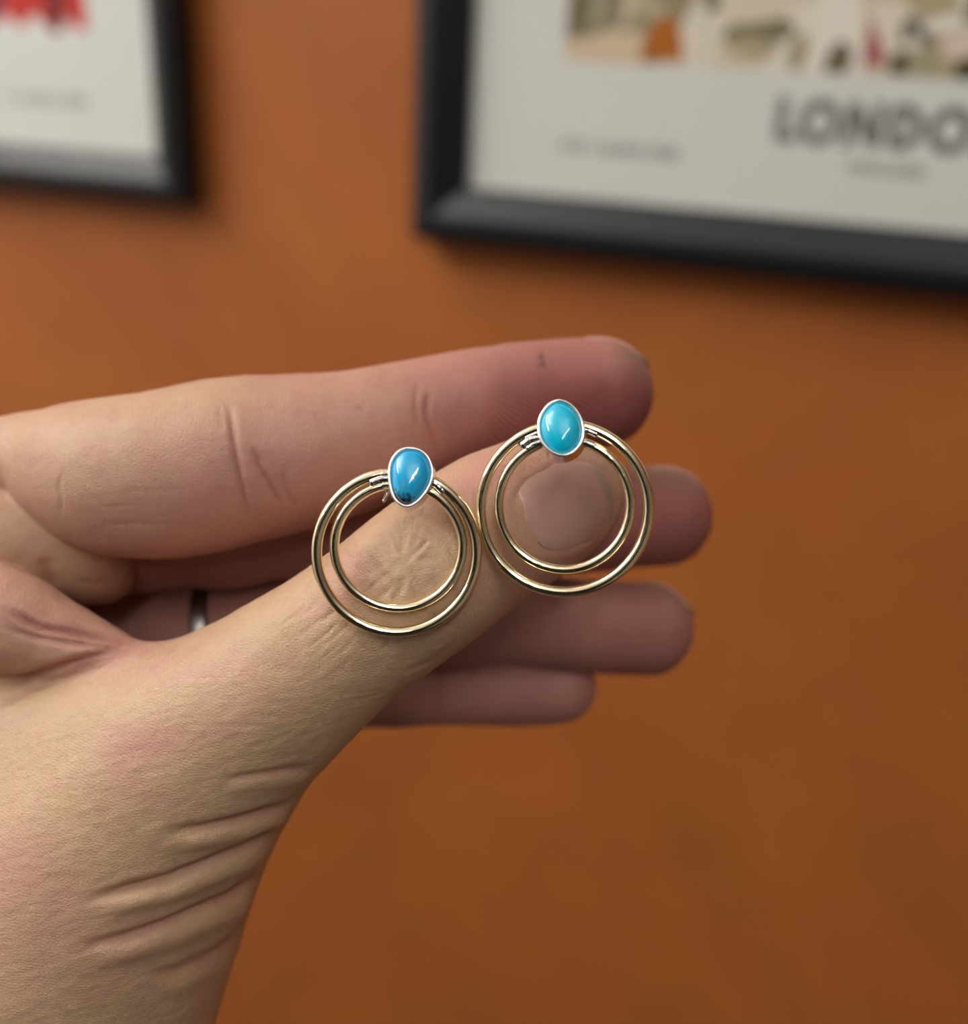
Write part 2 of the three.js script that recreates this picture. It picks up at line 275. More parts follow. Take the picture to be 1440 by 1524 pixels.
function surfaceNets(f, lo, hi, cell) {
  const nx = Math.ceil((hi[0] - lo[0]) / cell / 8) * 8, ny = Math.ceil((hi[1] - lo[1]) / cell / 8) * 8, nz = Math.ceil((hi[2] - lo[2]) / cell / 8) * 8;
  const sx = 1, sy = nx + 1, sz = (nx + 1) * (ny + 1), g = new Float32Array(sz * (nz + 1)).fill(9);
  const act = [];
  for (let bz = 0; bz < nz; bz += 8) for (let by = 0; by < ny; by += 8) for (let bx = 0; bx < nx; bx += 8) {
    const d = f(lo[0] + (bx + 4) * cell, lo[1] + (by + 4) * cell, lo[2] + (bz + 4) * cell);
    if (Math.abs(d) < cell * 8 * 1.15) act.push([bx, by, bz]);
    else if (d < 0) for (let k = 0; k <= 8; k++) for (let j = 0; j <= 8; j++) { const o = (bz + k) * sz + (by + j) * sy + bx; for (let i = 0; i <= 8; i++) if (g[o + i] === 9) g[o + i] = -9; }
  }
  for (const [bx, by, bz] of act) for (let k = 0; k <= 8; k++) for (let j = 0; j <= 8; j++) for (let i = 0; i <= 8; i++) {
    const o = (bz + k) * sz + (by + j) * sy + bx + i;
    if (g[o] === 9 || g[o] === -9) g[o] = f(lo[0] + (bx + i) * cell, lo[1] + (by + j) * cell, lo[2] + (bz + k) * cell);
  }
  const vid = new Map(), pos = [], idx = [], corner = [0, sx, sy, sx + sy, sz, sz + sx, sz + sy, sz + sx + sy];
  const edges = [[0, 1], [2, 3], [4, 5], [6, 7], [0, 2], [1, 3], [4, 6], [5, 7], [0, 4], [1, 5], [2, 6], [3, 7]];
  for (const [bx, by, bz] of act) for (let k = bz; k < bz + 8; k++) for (let j = by; j < by + 8; j++) for (let i = bx; i < bx + 8; i++) {
    const o = k * sz + j * sy + i; let m = 0;
    for (let c = 0; c < 8; c++) if (g[o + corner[c]] < 0) m |= 1 << c;
    if (m === 0 || m === 255) continue;
    let x = 0, y = 0, z = 0, n = 0;
    for (const [a, b] of edges) {
      const va = g[o + corner[a]], vb = g[o + corner[b]];
      if ((va < 0) === (vb < 0)) continue;
      const t = va / (va - vb); n++;
      x += (a & 1) + t * ((b & 1) - (a & 1)); y += ((a >> 1) & 1) + t * (((b >> 1) & 1) - ((a >> 1) & 1)); z += (a >> 2) + t * ((b >> 2) - (a >> 2));
    }
    vid.set(o, pos.length / 3); pos.push(lo[0] + (i + x / n) * cell, lo[1] + (j + y / n) * cell, lo[2] + (k + z / n) * cell);
  }
  const quad = (a, b, c, d, flip) => { if (a === undefined || b === undefined || c === undefined || d === undefined) return; if (flip) idx.push(a, c, b, a, d, c); else idx.push(a, b, c, a, c, d); };
  for (const [o] of vid) {
    const s = g[o] < 0;
    if (s !== g[o + sx] < 0) quad(vid.get(o), vid.get(o - sy), vid.get(o - sy - sz), vid.get(o - sz), s);
    if (s !== g[o + sy] < 0) quad(vid.get(o), vid.get(o - sz), vid.get(o - sz - sx), vid.get(o - sx), s);
    if (s !== g[o + sz] < 0) quad(vid.get(o), vid.get(o - sx), vid.get(o - sx - sy), vid.get(o - sy), s);
  }
  return { pos: new Float32Array(pos), idx };
}
const grad = (x, y, z, e = 0.05) => {
  const a = sdf(x + e, y - e, z - e), b = sdf(x - e, y - e, z + e), c = sdf(x - e, y + e, z - e), d = sdf(x + e, y + e, z + e);
  const gx = a - b - c + d, gy = -a - b + c + d, gz = -a + b - c + d, l = Math.hypot(gx, gy, gz) || 1;
  return [gx / l, gy / l, gz / l];
};
const LO = [-128, -114, -90], HI = [42, 32, 8];
const net = surfaceNets(sdf, LO, HI, CELL);

const V = net.pos, NV = V.length / 3, own = new Uint8Array(NV), nrm = new Float32Array(NV * 3);
for (let i = 0; i < NV; i++) {
  let x = V[i * 3], y = V[i * 3 + 1], z = V[i * 3 + 2];
  for (let k = 0; k < 1; k++) { const d = sdf(x, y, z), g = grad(x, y, z); x -= g[0] * clamp(d, -0.2, 0.2); y -= g[1] * clamp(d, -0.2, 0.2); z -= g[2] * clamp(d, -0.2, 0.2); nrm.set(g, i * 3); }
  sdf(x, y, z); own[i] = owner; V[i * 3] = x; V[i * 3 + 1] = y; V[i * 3 + 2] = z;
}
// creases: where they run, how deep (mm), how wide (px), a roll of skin beside them, on which parts of the hand
const creases = [];
const crease = (pts, depth, width, on, bulge = 0, bOff = 0, bW = 1) => {
  let x0 = 1e9, y0 = 1e9, x1 = -1e9, y1 = -1e9, L = 0; const len = [0];
  pts.forEach(([x, y], i) => { x0 = Math.min(x0, x); x1 = Math.max(x1, x); y0 = Math.min(y0, y); y1 = Math.max(y1, y); if (i) len.push(L += Math.hypot(x - pts[i - 1][0], y - pts[i - 1][1])); });
  const m = Math.max(width * 2.5, Math.abs(bOff) + bW * 2.5);
  creases.push({ pts, depth, width, on, bulge, bOff, bW, x0: x0 - m, x1: x1 + m, y0: y0 - m, y1: y1 + m, len, L });
};
const BACK = [0, 5, 7];
// folds at the base of the thumb
crease([[470, 1140], [389, 1152], [326, 1161]], 0.3, 5, BACK, 0.28, 15, 10);
crease([[440, 1188], [413, 1204], [357, 1220], [295, 1233], [240, 1239]], 0.8, 6.5, BACK, 0.6, 19, 13);
crease([[420, 1225], [404, 1236], [357, 1264], [298, 1289], [249, 1308], [186, 1323], [120, 1343]], 1.0, 7, BACK, 0.75, 22, 14);
crease([[400, 1288], [385, 1304], [342, 1335], [295, 1354], [249, 1373], [186, 1394], [110, 1412]], 0.9, 7, BACK, 0.7, 24, 16);
crease([[375, 1372], [357, 1390], [311, 1422], [264, 1444], [215, 1455]], 0.4, 8, BACK, 0.4, 24, 14);
// folds of the web and the palm
crease([[0, 900], [60, 935], [130, 945], [225, 962]], 0.5, 6, BACK, 0.1, -14, 9);
crease([[0, 932], [50, 948], [110, 958], [160, 962], [205, 965]], 0.45, 5, BACK);
crease([[0, 1020], [60, 1002], [110, 985], [160, 970], [225, 966]], 0.5, 6, BACK, 0.12, -14, 8);
crease([[40, 1025], [100, 1008], [150, 992], [190, 978]], 0.3, 5, BACK);
crease([[100, 1000], [150, 983], [200, 972]], 0.25, 4, BACK);
crease([[0, 1050], [40, 1030], [75, 1012]], 0.3, 6, BACK);
crease([[66, 828], [71, 850], [78, 878]], 0.3, 13, [6]);
crease([[105, 862], [140, 868], [190, 860]], 0.14, 4, [6]);
// index finger: joint creases
crease([[335, 592], [341, 610], [347, 650], [352, 690], [362, 735], [374, 780]], 0.38, 4.2, [1], 0.12, -13, 9);
crease([[374, 660], [390, 700], [408, 735], [424, 762]], 0.36, 4.5, [1], 0.12, 13, 9);
crease([[417, 700], [428, 735], [446, 758]], 0.25, 4, [1]);
crease([[325, 600], [331, 645]], 0.16, 3, [1]);
crease([[90, 700], [88, 725], [92, 750], [90, 772]], 0.16, 4, [1]);
crease([[640, 580], [634, 610], [642, 640], [655, 672]], 0.22, 5, [1]);
crease([[622, 565], [618, 600], [622, 640]], 0.14, 4, [1]);
crease([[440, 610], [470, 616], [480, 622]], 0.10, 3, [1]);
crease([[140, 783], [200, 780], [260, 779]], 0.08, 2.4, [1]);
crease([[180, 727], [230, 729], [290, 728]], 0.06, 2.4, [1]);
crease([[150, 755], [190, 753], [205, 756]], 0.06, 2.4, [1]);
crease([[250, 797], [262, 797], [275, 796]], 0.06, 2.4, [1]);
// ring and little fingers
crease([[742, 905], [748, 940], [744, 975]], 0.2, 6, [3]);
crease([[652, 985], [657, 1030], [650, 1075]], 0.16, 9, [4]);
// thumb knuckle: radiating and crossing wrinkles
for (let k = 0; k < 22; k++) {
  const a = k / 22 * 2 * Math.PI + (rnd() - 0.5) * 0.25, r0 = 10 + rnd() * 26, r1 = r0 + 18 + rnd() * 38, b = (rnd() - 0.5) * 0.7, c0 = [598 + (rnd() - 0.5) * 24, 842 + (rnd() - 0.5) * 20];
  const q = (r, o) => [c0[0] + Math.cos(a + o) * r, c0[1] + Math.sin(a + o) * r * 0.85];
  crease([q(r0, 0), q((r0 + r1) / 2, b * 0.5), q(r1, b)], 0.07 + rnd() * 0.09, 2.6 + rnd() * 1.6, [0], 0.05, 7, 5);
}
for (let k = 0; k < 60; k++) {
  const x = 520 + rnd() * 210, y = 800 + rnd() * 160 - (x - 520) * 0.25, a = 0.4 + rnd() * 0.9, l = 14 + rnd() * 26, w = (rnd() - 0.5) * 8;
  crease([[x - Math.cos(a) * l, y - Math.sin(a) * l], [x + w * 0.5, y - w * 0.5], [x + Math.cos(a) * l, y + Math.sin(a) * l]], 0.06 + rnd() * 0.08, 2.4 + rnd() * 1.4, [0]);
}
for (let k = 0; k < 16; k++) {   // short lengthwise lines below the knuckle
  const x = 430 + rnd() * 90, y = 900 + rnd() * 110, l = 16 + rnd() * 22;
  crease([[x - l * 0.8, y + l * 0.6], [x + 2, y], [x + l * 0.7, y - l * 0.65]], 0.05 + rnd() * 0.06, 2.2 + rnd() * 1.2, [0]);
}
crease([[655, 985], [672, 960], [680, 930]], 0.12, 4, [0]); crease([[598, 1000], [640, 985], [668, 962]], 0.14, 4, [0]);
crease([[688, 940], [660, 925], [640, 930]], 0.1, 3.5, [0]); crease([[560, 975], [580, 955], [585, 935]], 0.1, 3.5, [0]);

const uvA = new THREE.Matrix4().makeRotationFromEuler(new THREE.Euler(0.22, 0.3, -0.28)).elements;
const colr = new Float32Array(NV * 3);
const TAN = [0.575, 0.383, 0.226], PINK = [0.555, 0.272, 0.222], RED = [0.335, 0.092, 0.086], OLIVE = [0.30, 0.21, 0.13];
const G2 = (x, y, cx, cy, rx, ry, rot = 0) => { const c = Math.cos(rot), s = Math.sin(rot), u = ((x - cx) * c + (y - cy) * s) / rx, v = (-(x - cx) * s + (y - cy) * c) / ry; return Math.exp(-u * u - v * v); };
const TIPS = { 1: [830, 0.16, 0.86, -0.48], 2: [930, 0.22, 0.80, -0.56], 3: [905, 0.24, 0.84, -0.48], 4: [790, 0.1, 0.6, -0.8] };
const dispN = new Float32Array(NV);
for (let i = 0; i < NV; i++) {
  const x = V[i * 3], y = V[i * 3 + 1], z = V[i * 3 + 2], o = own[i], [px, py] = toPx(x, y, z), front = sstep(-0.05, 0.35, nrm[i * 3 + 2]);
  let h = 0, inCrease = 0;
  // soft unevenness of flesh
  h += 0.16 * N(x * 0.16, y * 0.16, z * 0.16) + 0.05 * N(x * 0.5 + 9, y * 0.5, z * 0.5);
  const onThumb = o === 0 || o === 5 || o === 7;
  if (o === 7) h += 0.03 * N(x * 0.6, y * 1.2, z); else if (onThumb) { // fine lengthwise furrows of the back of the thumb and wrist
    const low = sstep(900, 1080, py), s = x * 0.55 + 0.25 * y;
    h += (0.035 + 0.045 * low) * N(s * 0.75, y * 2.0 - x * 0.18, z * 1.2) + (0.02 + 0.03 * low) * N(s * 1.5 + 7, y * 3.6, z * 2.2);
  } else h += 0.025 * N(x * 0.5, y * 1.8 + x * 0.2, z * 1.5);
  if (front > 0.001) for (const c of creases) {
    if (px < c.x0 || px > c.x1 || py < c.y0 || py > c.y1 || !c.on.includes(o)) continue;
    let best = 1e9, sg = 1, at = 0;
    for (let k = 0; k + 1 < c.pts.length; k++) {
      const [ax, ay] = c.pts[k], [bx, by] = c.pts[k + 1], dx = bx - ax, dy = by - ay, L2 = dx * dx + dy * dy, t0 = ((px - ax) * dx + (py - ay) * dy) / L2, t = clamp(t0, 0, 1), qx = px - ax - t * dx, qy = py - ay - t * dy, d = Math.hypot(qx, qy);
      if (d < best) { best = d; sg = dx * qy - dy * qx > 0 ? 1 : -1; at = (c.len[k] + t * Math.sqrt(L2)) / c.L; }
    }
    const env = sstep(-0.02, 0.22, at) * (1 - sstep(0.72, 1.02, at)), s = best * sg * (c.pts[0][0] > c.pts[c.pts.length - 1][0] ? -1 : 1);   // s grows downwards / to the right
    const v = Math.exp(-((s / c.width) ** 2)) * env;
    h -= front * c.depth * v; inCrease = Math.max(inCrease, v * Math.min(0.8, c.depth * 1.8) * front);
    if (c.bulge) h += front * c.bulge * env * Math.exp(-(((s - c.bOff) / c.bW) ** 2));
  }
  // the nail beds lie flat, the skin swells a little round the thumb's
  if (o === 0 && front > 0) {
    const c = Math.cos(-0.36), q = Math.sin(-0.36), u = ((px - 840) * c + (py - 754) * q) / 78, v = (-(px - 840) * q + (py - 754) * c) / 64, e = Math.pow(Math.pow(Math.abs(u), 2.6) + Math.pow(Math.abs(v), 2.6), 1 / 2.6), inside = 1 - sstep(0.93, 1.04, e);
    h = h * (1 - inside) - 0.10 * inside + 0.05 * Math.exp(-(((e - 1.1) / 0.09) ** 2)) * front * (1 - sstep(0.55, 0.9, u));
  } else if (o >= 1 && o <= 4) { const t = TIPS[o], w = sstep(t[0], t[0] + 30, px) * sstep(0.1, 0.45, nrm[i * 3] * t[1] + nrm[i * 3 + 1] * t[2] + nrm[i * 3 + 2] * t[3]); h = h * (1 - w) - 0.12 * w; }
  dispN[i] = h;
  // colour of the skin
  let pk = 0, rd = 0, ol = 0;
  if (o === 0) { pk = 0.12 + 0.5 * sstep(640, 820, px) ; pk += 0.6 * G2(px, py, 700, 715, 70, 30, -0.5) + 0.5 * G2(px, py, 525, 850, 30, 30) + 0.35 * G2(px, py, 500, 900, 60, 26, -0.7); rd = 0.25 * G2(px, py, 860, 810, 60, 30, -0.4); }
  else if (o === 1) { pk = 0.38 + 0.40 * sstep(120, 400, px) + 0.35 * sstep(550, 760, px) + 0.3 * sstep(650, 800, py + px * 0.12); pk -= 0.35 * G2(px, py, 330, 590, 140, 40, -0.15); rd = 0.9 * sstep(560, 860, px) * (0.6 + 0.4 * sstep(520, 600, py)); ol = 0.45 * sstep(880, 965, px) * (1 - sstep(520, 580, py)); }
  else if (o === 2 || o === 3 || o === 4) { pk = 0.95; rd = o === 2 ? 0.35 + 0.4 * sstep(700, 940, px) : 0.25 + 0.25 * sstep(820, 980, px); ol = (o === 2 ? 0.5 * (1 - sstep(700, 745, py)) : 0.25 * (1 - sstep(870, 905, py))) * sstep(900, 1000, px); }
  else if (o === 6) pk = 0.35 + 0.3 * sstep(100, 190, px);
  else pk = z < -30 ? 0.8 : 0.3;
  if (onThumb) {
    pk += 0.75 * G2(px, py, 215, 1105, 62, 28, -0.1) + 0.45 * G2(px, py, 190, 1165, 40, 40) + 0.4 * G2(px, py, 330, 1085, 60, 20, -0.2) + 0.55 * G2(px, py, 20, 1290, 100, 60, 0.1) + 0.35 * G2(px, py, 90, 1400, 120, 60, 0) + 0.3 * G2(px, py, 360, 1010, 60, 30, -0.6);
    rd += 0.35 * G2(px, py, 60, 925, 120, 16, 0.2) + 0.3 * G2(px, py, 90, 985, 90, 12, -0.1);
    pk += 0.35 * (1 - sstep(985, 1045, py)) * (1 - sstep(220, 380, px));
  }
  const mott = 0.5 * N(x * 0.35 + 3, y * 0.35, z * 0.35) + 0.35 * N(x * 0.9, y * 0.9 + 5, z * 0.9);
  pk = clamp(pk + mott * 0.35, 0, 1.1); rd = clamp(rd + inCrease * 0.55 + mott * 0.08, 0, 1);
  const light = 1 + 0.05 * N(x * 1.4, y * 2.4, z * 1.4 + 4);
  let ink = 0;
  if (o === 1) ink = Math.max(0.8 * G2(px, py, 805, 531, 4.5, 6), 0.75 * G2(px, py, 808, 541, 4, 5), 0.5 * G2(px, py, 802, 545, 4, 3), 0.35 * G2(px, py, 533, 606, 5, 4), 0.25 * G2(px, py, 806, 522, 3, 4));
  for (let k = 0; k < 3; k++) {
    let c = TAN[k] + (PINK[k] - TAN[k]) * Math.min(1, pk); c += (RED[k] - c) * rd; c += (OLIVE[k] - c) * ol; c *= light; c *= 1 - 0.85 * ink;
    colr[i * 3 + k] = c;
  }
}
for (let i = 0; i < NV; i++) for (let k = 0; k < 3; k++) V[i * 3 + k] += nrm[i * 3 + k] * dispN[i];
// smooth vertex normals of the displaced surface
const smooth = new Float32Array(NV * 3);
{
  const id = net.idx;
  for (let t = 0; t < id.length; t += 3) {
    const a = id[t] * 3, b = id[t + 1] * 3, c = id[t + 2] * 3, ux = V[b] - V[a], uy = V[b + 1] - V[a + 1], uz = V[b + 2] - V[a + 2], vx = V[c] - V[a], vy = V[c + 1] - V[a + 1], vz = V[c + 2] - V[a + 2];
    const nx = uy * vz - uz * vy, ny = uz * vx - ux * vz, nz = ux * vy - uy * vx;
    for (const q of [a, b, c]) { smooth[q] += nx; smooth[q + 1] += ny; smooth[q + 2] += nz; }
  }
  for (let i = 0; i < NV; i++) { const l = Math.hypot(smooth[i * 3], smooth[i * 3 + 1], smooth[i * 3 + 2]) || 1; for (let k = 0; k < 3; k++) smooth[i * 3 + k] /= l; }
  let s = 0; for (let i = 0; i < NV; i += 97) s += smooth[i * 3] * nrm[i * 3] + smooth[i * 3 + 1] * nrm[i * 3 + 1] + smooth[i * 3 + 2] * nrm[i * 3 + 2];
  if (s < 0) { for (let t = 0; t < id.length; t += 3) { const q = id[t + 1]; id[t + 1] = id[t + 2]; id[t + 2] = q; } for (let i = 0; i < NV * 3; i++) smooth[i] *= -1; }
}
// texture coordinates in metres, laid from the hand's own three sides; the finger pads get their own for the ridges
const PADS = { 1: [690, 0.30, 845, 600], 2: [880, 0.42, 960, 770], 3: [790, 0.62, 930, 930] };
function uvOf(i, cls) {
  const x = V[i * 3], y = V[i * 3 + 1], z = V[i * 3 + 2];
  if (cls >= 3) {
    const [, th, cx, cy] = PADS[cls - 2], c = P(cx, cy, -20), u = (x - c[0]) * Math.cos(th) - (y - c[1]) * Math.sin(th), v = (x - c[0]) * Math.sin(th) + (y - c[1]) * Math.cos(th) - (z + 20) * 0.2;
    return [(x - P(PADS[cls - 2][0], cy, -20)[0]) / 12, (v + 0.035 * u * u * (u > 0 ? 1 : -0.3) + 0.25 * N(x * 0.3, y * 0.3, 2)) / 6.6];
  }
  const a = (x * uvA[0] + y * uvA[1] + z * uvA[2]) / 24, b = (x * uvA[4] + y * uvA[5] + z * uvA[6]) / 24, c = (x * uvA[8] + y * uvA[9] + z * uvA[10]) / 24;
  return cls === 0 ? [c, b] : cls === 1 ? [a, c] : [a, b];
}
const remap = new Map(), oi = [], faces = [[], []];
for (let t = 0; t < net.idx.length; t += 3) {
  const f = [net.idx[t], net.idx[t + 1], net.idx[t + 2]]; let n = [0, 0, 0];
  for (const i of f) for (let k = 0; k < 3; k++) n[k] += smooth[i * 3 + k];
  const r = [0, 1, 2].map((k) => Math.abs(n[0] * uvA[k * 4] + n[1] * uvA[k * 4 + 1] + n[2] * uvA[k * 4 + 2]));
  let cls = r[2] > r[0] && r[2] > r[1] ? 2 : r[1] > r[0] ? 1 : 0;
  const o = own[f[0]];
  if (PADS[o] && n[2] > 0.45) { const [px] = toPx(V[f[0] * 3], V[f[0] * 3 + 1], V[f[0] * 3 + 2]); if (px > PADS[o][0]) cls = 2 + o; }
  for (const i of f) { const key = i * 8 + cls; let q = remap.get(key); if (q === undefined) { q = oi.length; oi.push([i, cls]); remap.set(key, q); } faces[cls >= 3 ? 1 : 0].push(q); }
}
const hg = new THREE.BufferGeometry();
{
  const p = new Float32Array(oi.length * 3), n = new Float32Array(oi.length * 3), c = new Float32Array(oi.length * 3), u = new Float32Array(oi.length * 2);
  oi.forEach(([i, cls], q) => { for (let k = 0; k < 3; k++) { p[q * 3 + k] = V[i * 3 + k] * 0.001; n[q * 3 + k] = smooth[i * 3 + k]; c[q * 3 + k] = colr[i * 3 + k]; } const w = uvOf(i, cls); u[q * 2] = w[0]; u[q * 2 + 1] = w[1]; });
  hg.setAttribute('position', new THREE.BufferAttribute(p, 3)); hg.setAttribute('normal', new THREE.BufferAttribute(n, 3)); hg.setAttribute('color', new THREE.BufferAttribute(c, 3)); hg.setAttribute('uv', new THREE.BufferAttribute(u, 2));
  hg.setIndex(new THREE.BufferAttribute(Uint32Array.from([...function* () { yield* faces[0]; yield* faces[1]; }()]), 1));
  hg.addGroup(0, faces[0].length, 0); hg.addGroup(faces[0].length, faces[1].length, 1);
}
// fine skin relief: a net of small furrows (24 mm per tile)
const SK = 1024, CX = 44, CY = 64, jit = [];
for (let i = 0; i < CX * CY; i++) jit.push([0.5 + (rnd() - 0.5) * 0.9, 0.5 + (rnd() - 0.5) * 0.9, rnd()]);
const skinRelief = dataTex(SK, (x, y) => {
  const u = x / SK * CX + 0.35 * Math.sin(y / SK * 2 * Math.PI * 3), v = y / SK * CY, iu = Math.floor(u), iv = Math.floor(v); let f1 = 9, f2 = 9, hh = 0;
  for (let b = -1; b <= 1; b++) for (let a = -1; a <= 1; a++) {
    const q = jit[((iv + b + CY) % CY) * CX + ((iu + a + CX * 2) % CX)], d = Math.hypot(iu + a + q[0] - u, iv + b + q[1] - v);
    if (d < f1) { f2 = f1; f1 = d; hh = q[2]; } else if (d < f2) f2 = d;
  }
  return clamp(70 + 110 * sstep(0, 0.5, f2 - f1) + 60 * (hh - 0.3) * sstep(0, 0.4, f2 - f1), 0, 255);
});
const ridgeRelief = dataTex(512, (x, y) => {
  const k = y / 512 * 10 * 2 * Math.PI + 0.5 * Math.sin(x / 512 * 2 * Math.PI * 2), amp = sstep(0.02, 0.5, x / 512);
  return clamp(128 + amp * (90 * Math.sin(k) + 22 * Math.sin(x / 512 * 2 * Math.PI * 24 + 3 * Math.sin(k / 10))), 0, 255);
});
ridgeRelief.wrapS = THREE.ClampToEdgeWrapping;
const skin = new THREE.MeshPhysicalMaterial({ name: 'skin', vertexColors: true, roughness: 0.46, specularIntensity: 0.8, bumpMap: skinRelief, bumpScale: 0.00006, sheen: 0.05, sheenRoughness: 0.5, sheenColor: new THREE.Color(1, 0.55, 0.4) });
const skinPad = new THREE.MeshPhysicalMaterial({ name: 'skin_ridges', vertexColors: true, roughness: 0.5, specularIntensity: 0.7, bumpMap: ridgeRelief, bumpScale: 0.00016, sheen: 0.05, sheenRoughness: 0.5, sheenColor: new THREE.Color(1, 0.5, 0.4) });
const ORIGIN = camPos.clone().addScaledVector(camF, BASE / 1000);
const place = (o, mm = [0, 0, 0]) => { o.position.copy(ORIGIN).addScaledVector(camX, mm[0] / 1000).addScaledVector(camY, mm[1] / 1000).addScaledVector(camF, -mm[2] / 1000); o.quaternion.copy(camera.quaternion); };
const hand = mesh('hand', hg, [skin, skinPad]);
place(hand); tag(hand, 'left hand reaching in from the left, thumb and forefinger pinching two turquoise hoop earrings', 'hand');

// fingernails: a curved plate laid on the finger, its free edge running on past the tip
const nailMat = new THREE.MeshPhysicalMaterial({ name: 'nail', vertexColors: true, roughness: 0.36, clearcoat: 0.6, clearcoatRoughness: 0.28 });
function nail(ch, c, n, a, hl, hw, free, cols, up = 0) {
  const len = (v) => Math.hypot(...v), un = (v) => { const l = len(v); return v.map((q) => q / l); };
  n = un(n); const da = a[0] * n[0] + a[1] * n[1] + a[2] * n[2]; a = un(a.map((q, i) => q - n[i] * da));
  const b = [n[1] * a[2] - n[2] * a[1], n[2] * a[0] - n[0] * a[2], n[0] * a[1] - n[1] * a[0]];
  const hit = (u, v) => {
    let q = c.map((w, i) => w + a[i] * u * hl + b[i] * v * hw + n[i] * 14);
    for (let k = 0, m = 0; k < 60 && m < 15; k++) { const d = dChain(ch, ...q); if (d < 0.02) break; m += Math.min(d, 1) * 0.9; q = q.map((w, i) => w - n[i] * Math.min(d, 1) * 0.9); }
    return q;
  };
  const NU = 28, NW = 20, top = [], bot = [], col = [];
  for (let i = 0; i <= NU; i++) for (let j = 0; j <= NW; j++) {
    const u0 = -1 + 2 * i / NU, v0 = -1 + 2 * j / NW;
    // round the root, square off the free edge
    const round = u0 < 0 ? Math.pow(1 - Math.pow(-u0, 3.2), 1 / 3.2) : Math.pow(1 - 0.55 * Math.pow(u0, 5), 1);
    const v = v0 * Math.max(0.12, round), u = u0 * (1 - 0.10 * v0 * v0 * Math.max(0, u0));
    const lim = free; let q;
    if (u > lim) { const q0 = hit(lim, v), q1 = hit(lim - 0.12, v); q = q0.map((w, k) => w + (w - q1[k]) / 0.12 * (u - lim)); } else q = hit(u, v);
    const lift = 0.13 * sstep(0, 0.3, 1 - Math.abs(v0)) * sstep(0, 0.35, 1 + u0) - 0.10 + up;
    top.push(q.map((w, k) => w + n[k] * lift)); bot.push(q.map((w, k) => w - n[k] * 0.3));
    const e = sstep(free - 0.1, free + 0.12, u), s = 1 + 0.03 * N(v * 9, u * 2, 3); col.push(cols[0].map((w, k) => (w + (cols[1][k] - w) * e) * s));
  }
  const pos = [], cc = [], id = [], M = NW + 1, T = top.length;
  for (const L of [top, bot]) L.forEach((q, i) => { pos.push(q[0] / 1000, q[1] / 1000, q[2] / 1000); cc.push(...col[i]); });
  const quad = (p, q, r, s) => id.push(p, q, r, p, r, s);
  for (let i = 0; i < NU; i++) for (let j = 0; j < NW; j++) { const p = i * M + j; quad(p, p + M, p + M + 1, p + 1); quad(T + p, T + p + 1, T + p + M + 1, T + p + M); }
  for (let i = 0; i < NU; i++) { const p = i * M, q = p + NW; quad(p, T + p, T + p + M, p + M); quad(q, q + M, T + q + M, T + q); }
  for (let j = 0; j < NW; j++) { const p = j, q = NU * M + j; quad(p, p + 1, T + p + 1, T + p); quad(q, T + q, T + q + 1, q + 1); }
  const g = new THREE.BufferGeometry(); g.setAttribute('position', new THREE.Float32BufferAttribute(pos, 3)); g.setAttribute('color', new THREE.Float32BufferAttribute(cc, 3)); g.setIndex(id); g.computeVertexNormals();
  return mesh('fingernail', g, nailMat, hand);
}
const NPINK = [0.56, 0.33, 0.275], NEDGE = [0.42, 0.37, 0.27];
nail(THUMB, P(838, 754, -13), [0.10, 0.10, 1], [0.93, 0.36, -0.3], 6.5, 5.4, 0.78, [NPINK, [0.38, 0.28, 0.2]]);
nail(INDEX, P(910, 560, -36), [0.10, 0.90, -0.42], [1, -0.16, 0], 5.6, 4.6, 0.55, [NPINK, NEDGE], 0.22);
nail(MIDDLE, P(1003, 748, -50), [0.16, 0.86, -0.48], [1, -0.36, 0], 5.4, 4.6, 0.55, [NPINK, NEDGE], 0.22);
nail(RING, P(984, 912, -54), [0.18, 0.88, -0.44], [1, -0.32, 0.05], 5.4, 4.5, 0.50, [NPINK, NEDGE], 0.25);
nail(PINKY, P(840, 1010, -56), [0.1, 0.6, -0.8], [1, -0.05, 0.1], 4.4, 3.2, 0.7, [NPINK, NEDGE]);

// ---------------------------------------------------------------- ring on the ring finger
{
  const c = P(309, 944, -49), R0 = 76 * (BASE + 49) / FOCAL + 0.15, pr = [];
  for (let i = 0; i <= 24; i++) { const t = i / 24 * 2 * Math.PI, s = Math.sin(t), k = Math.cos(t); pr.push(new THREE.Vector2((R0 + 0.45 + Math.sign(k) * Math.pow(Math.abs(k), 0.7) * 0.55) / 1000, Math.sign(s) * Math.pow(Math.abs(s), 0.7) * 1.35 / 1000)); }
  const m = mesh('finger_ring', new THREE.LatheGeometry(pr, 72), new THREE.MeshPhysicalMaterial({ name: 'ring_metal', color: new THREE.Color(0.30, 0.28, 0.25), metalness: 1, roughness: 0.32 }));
  place(m, c); m.rotateZ(-Math.PI / 2 + 0.07); m.rotateX(-0.10);
  tag(m, 'plain silver band worn on the ring finger, deep in the shadow behind the thumb', 'ring');
}

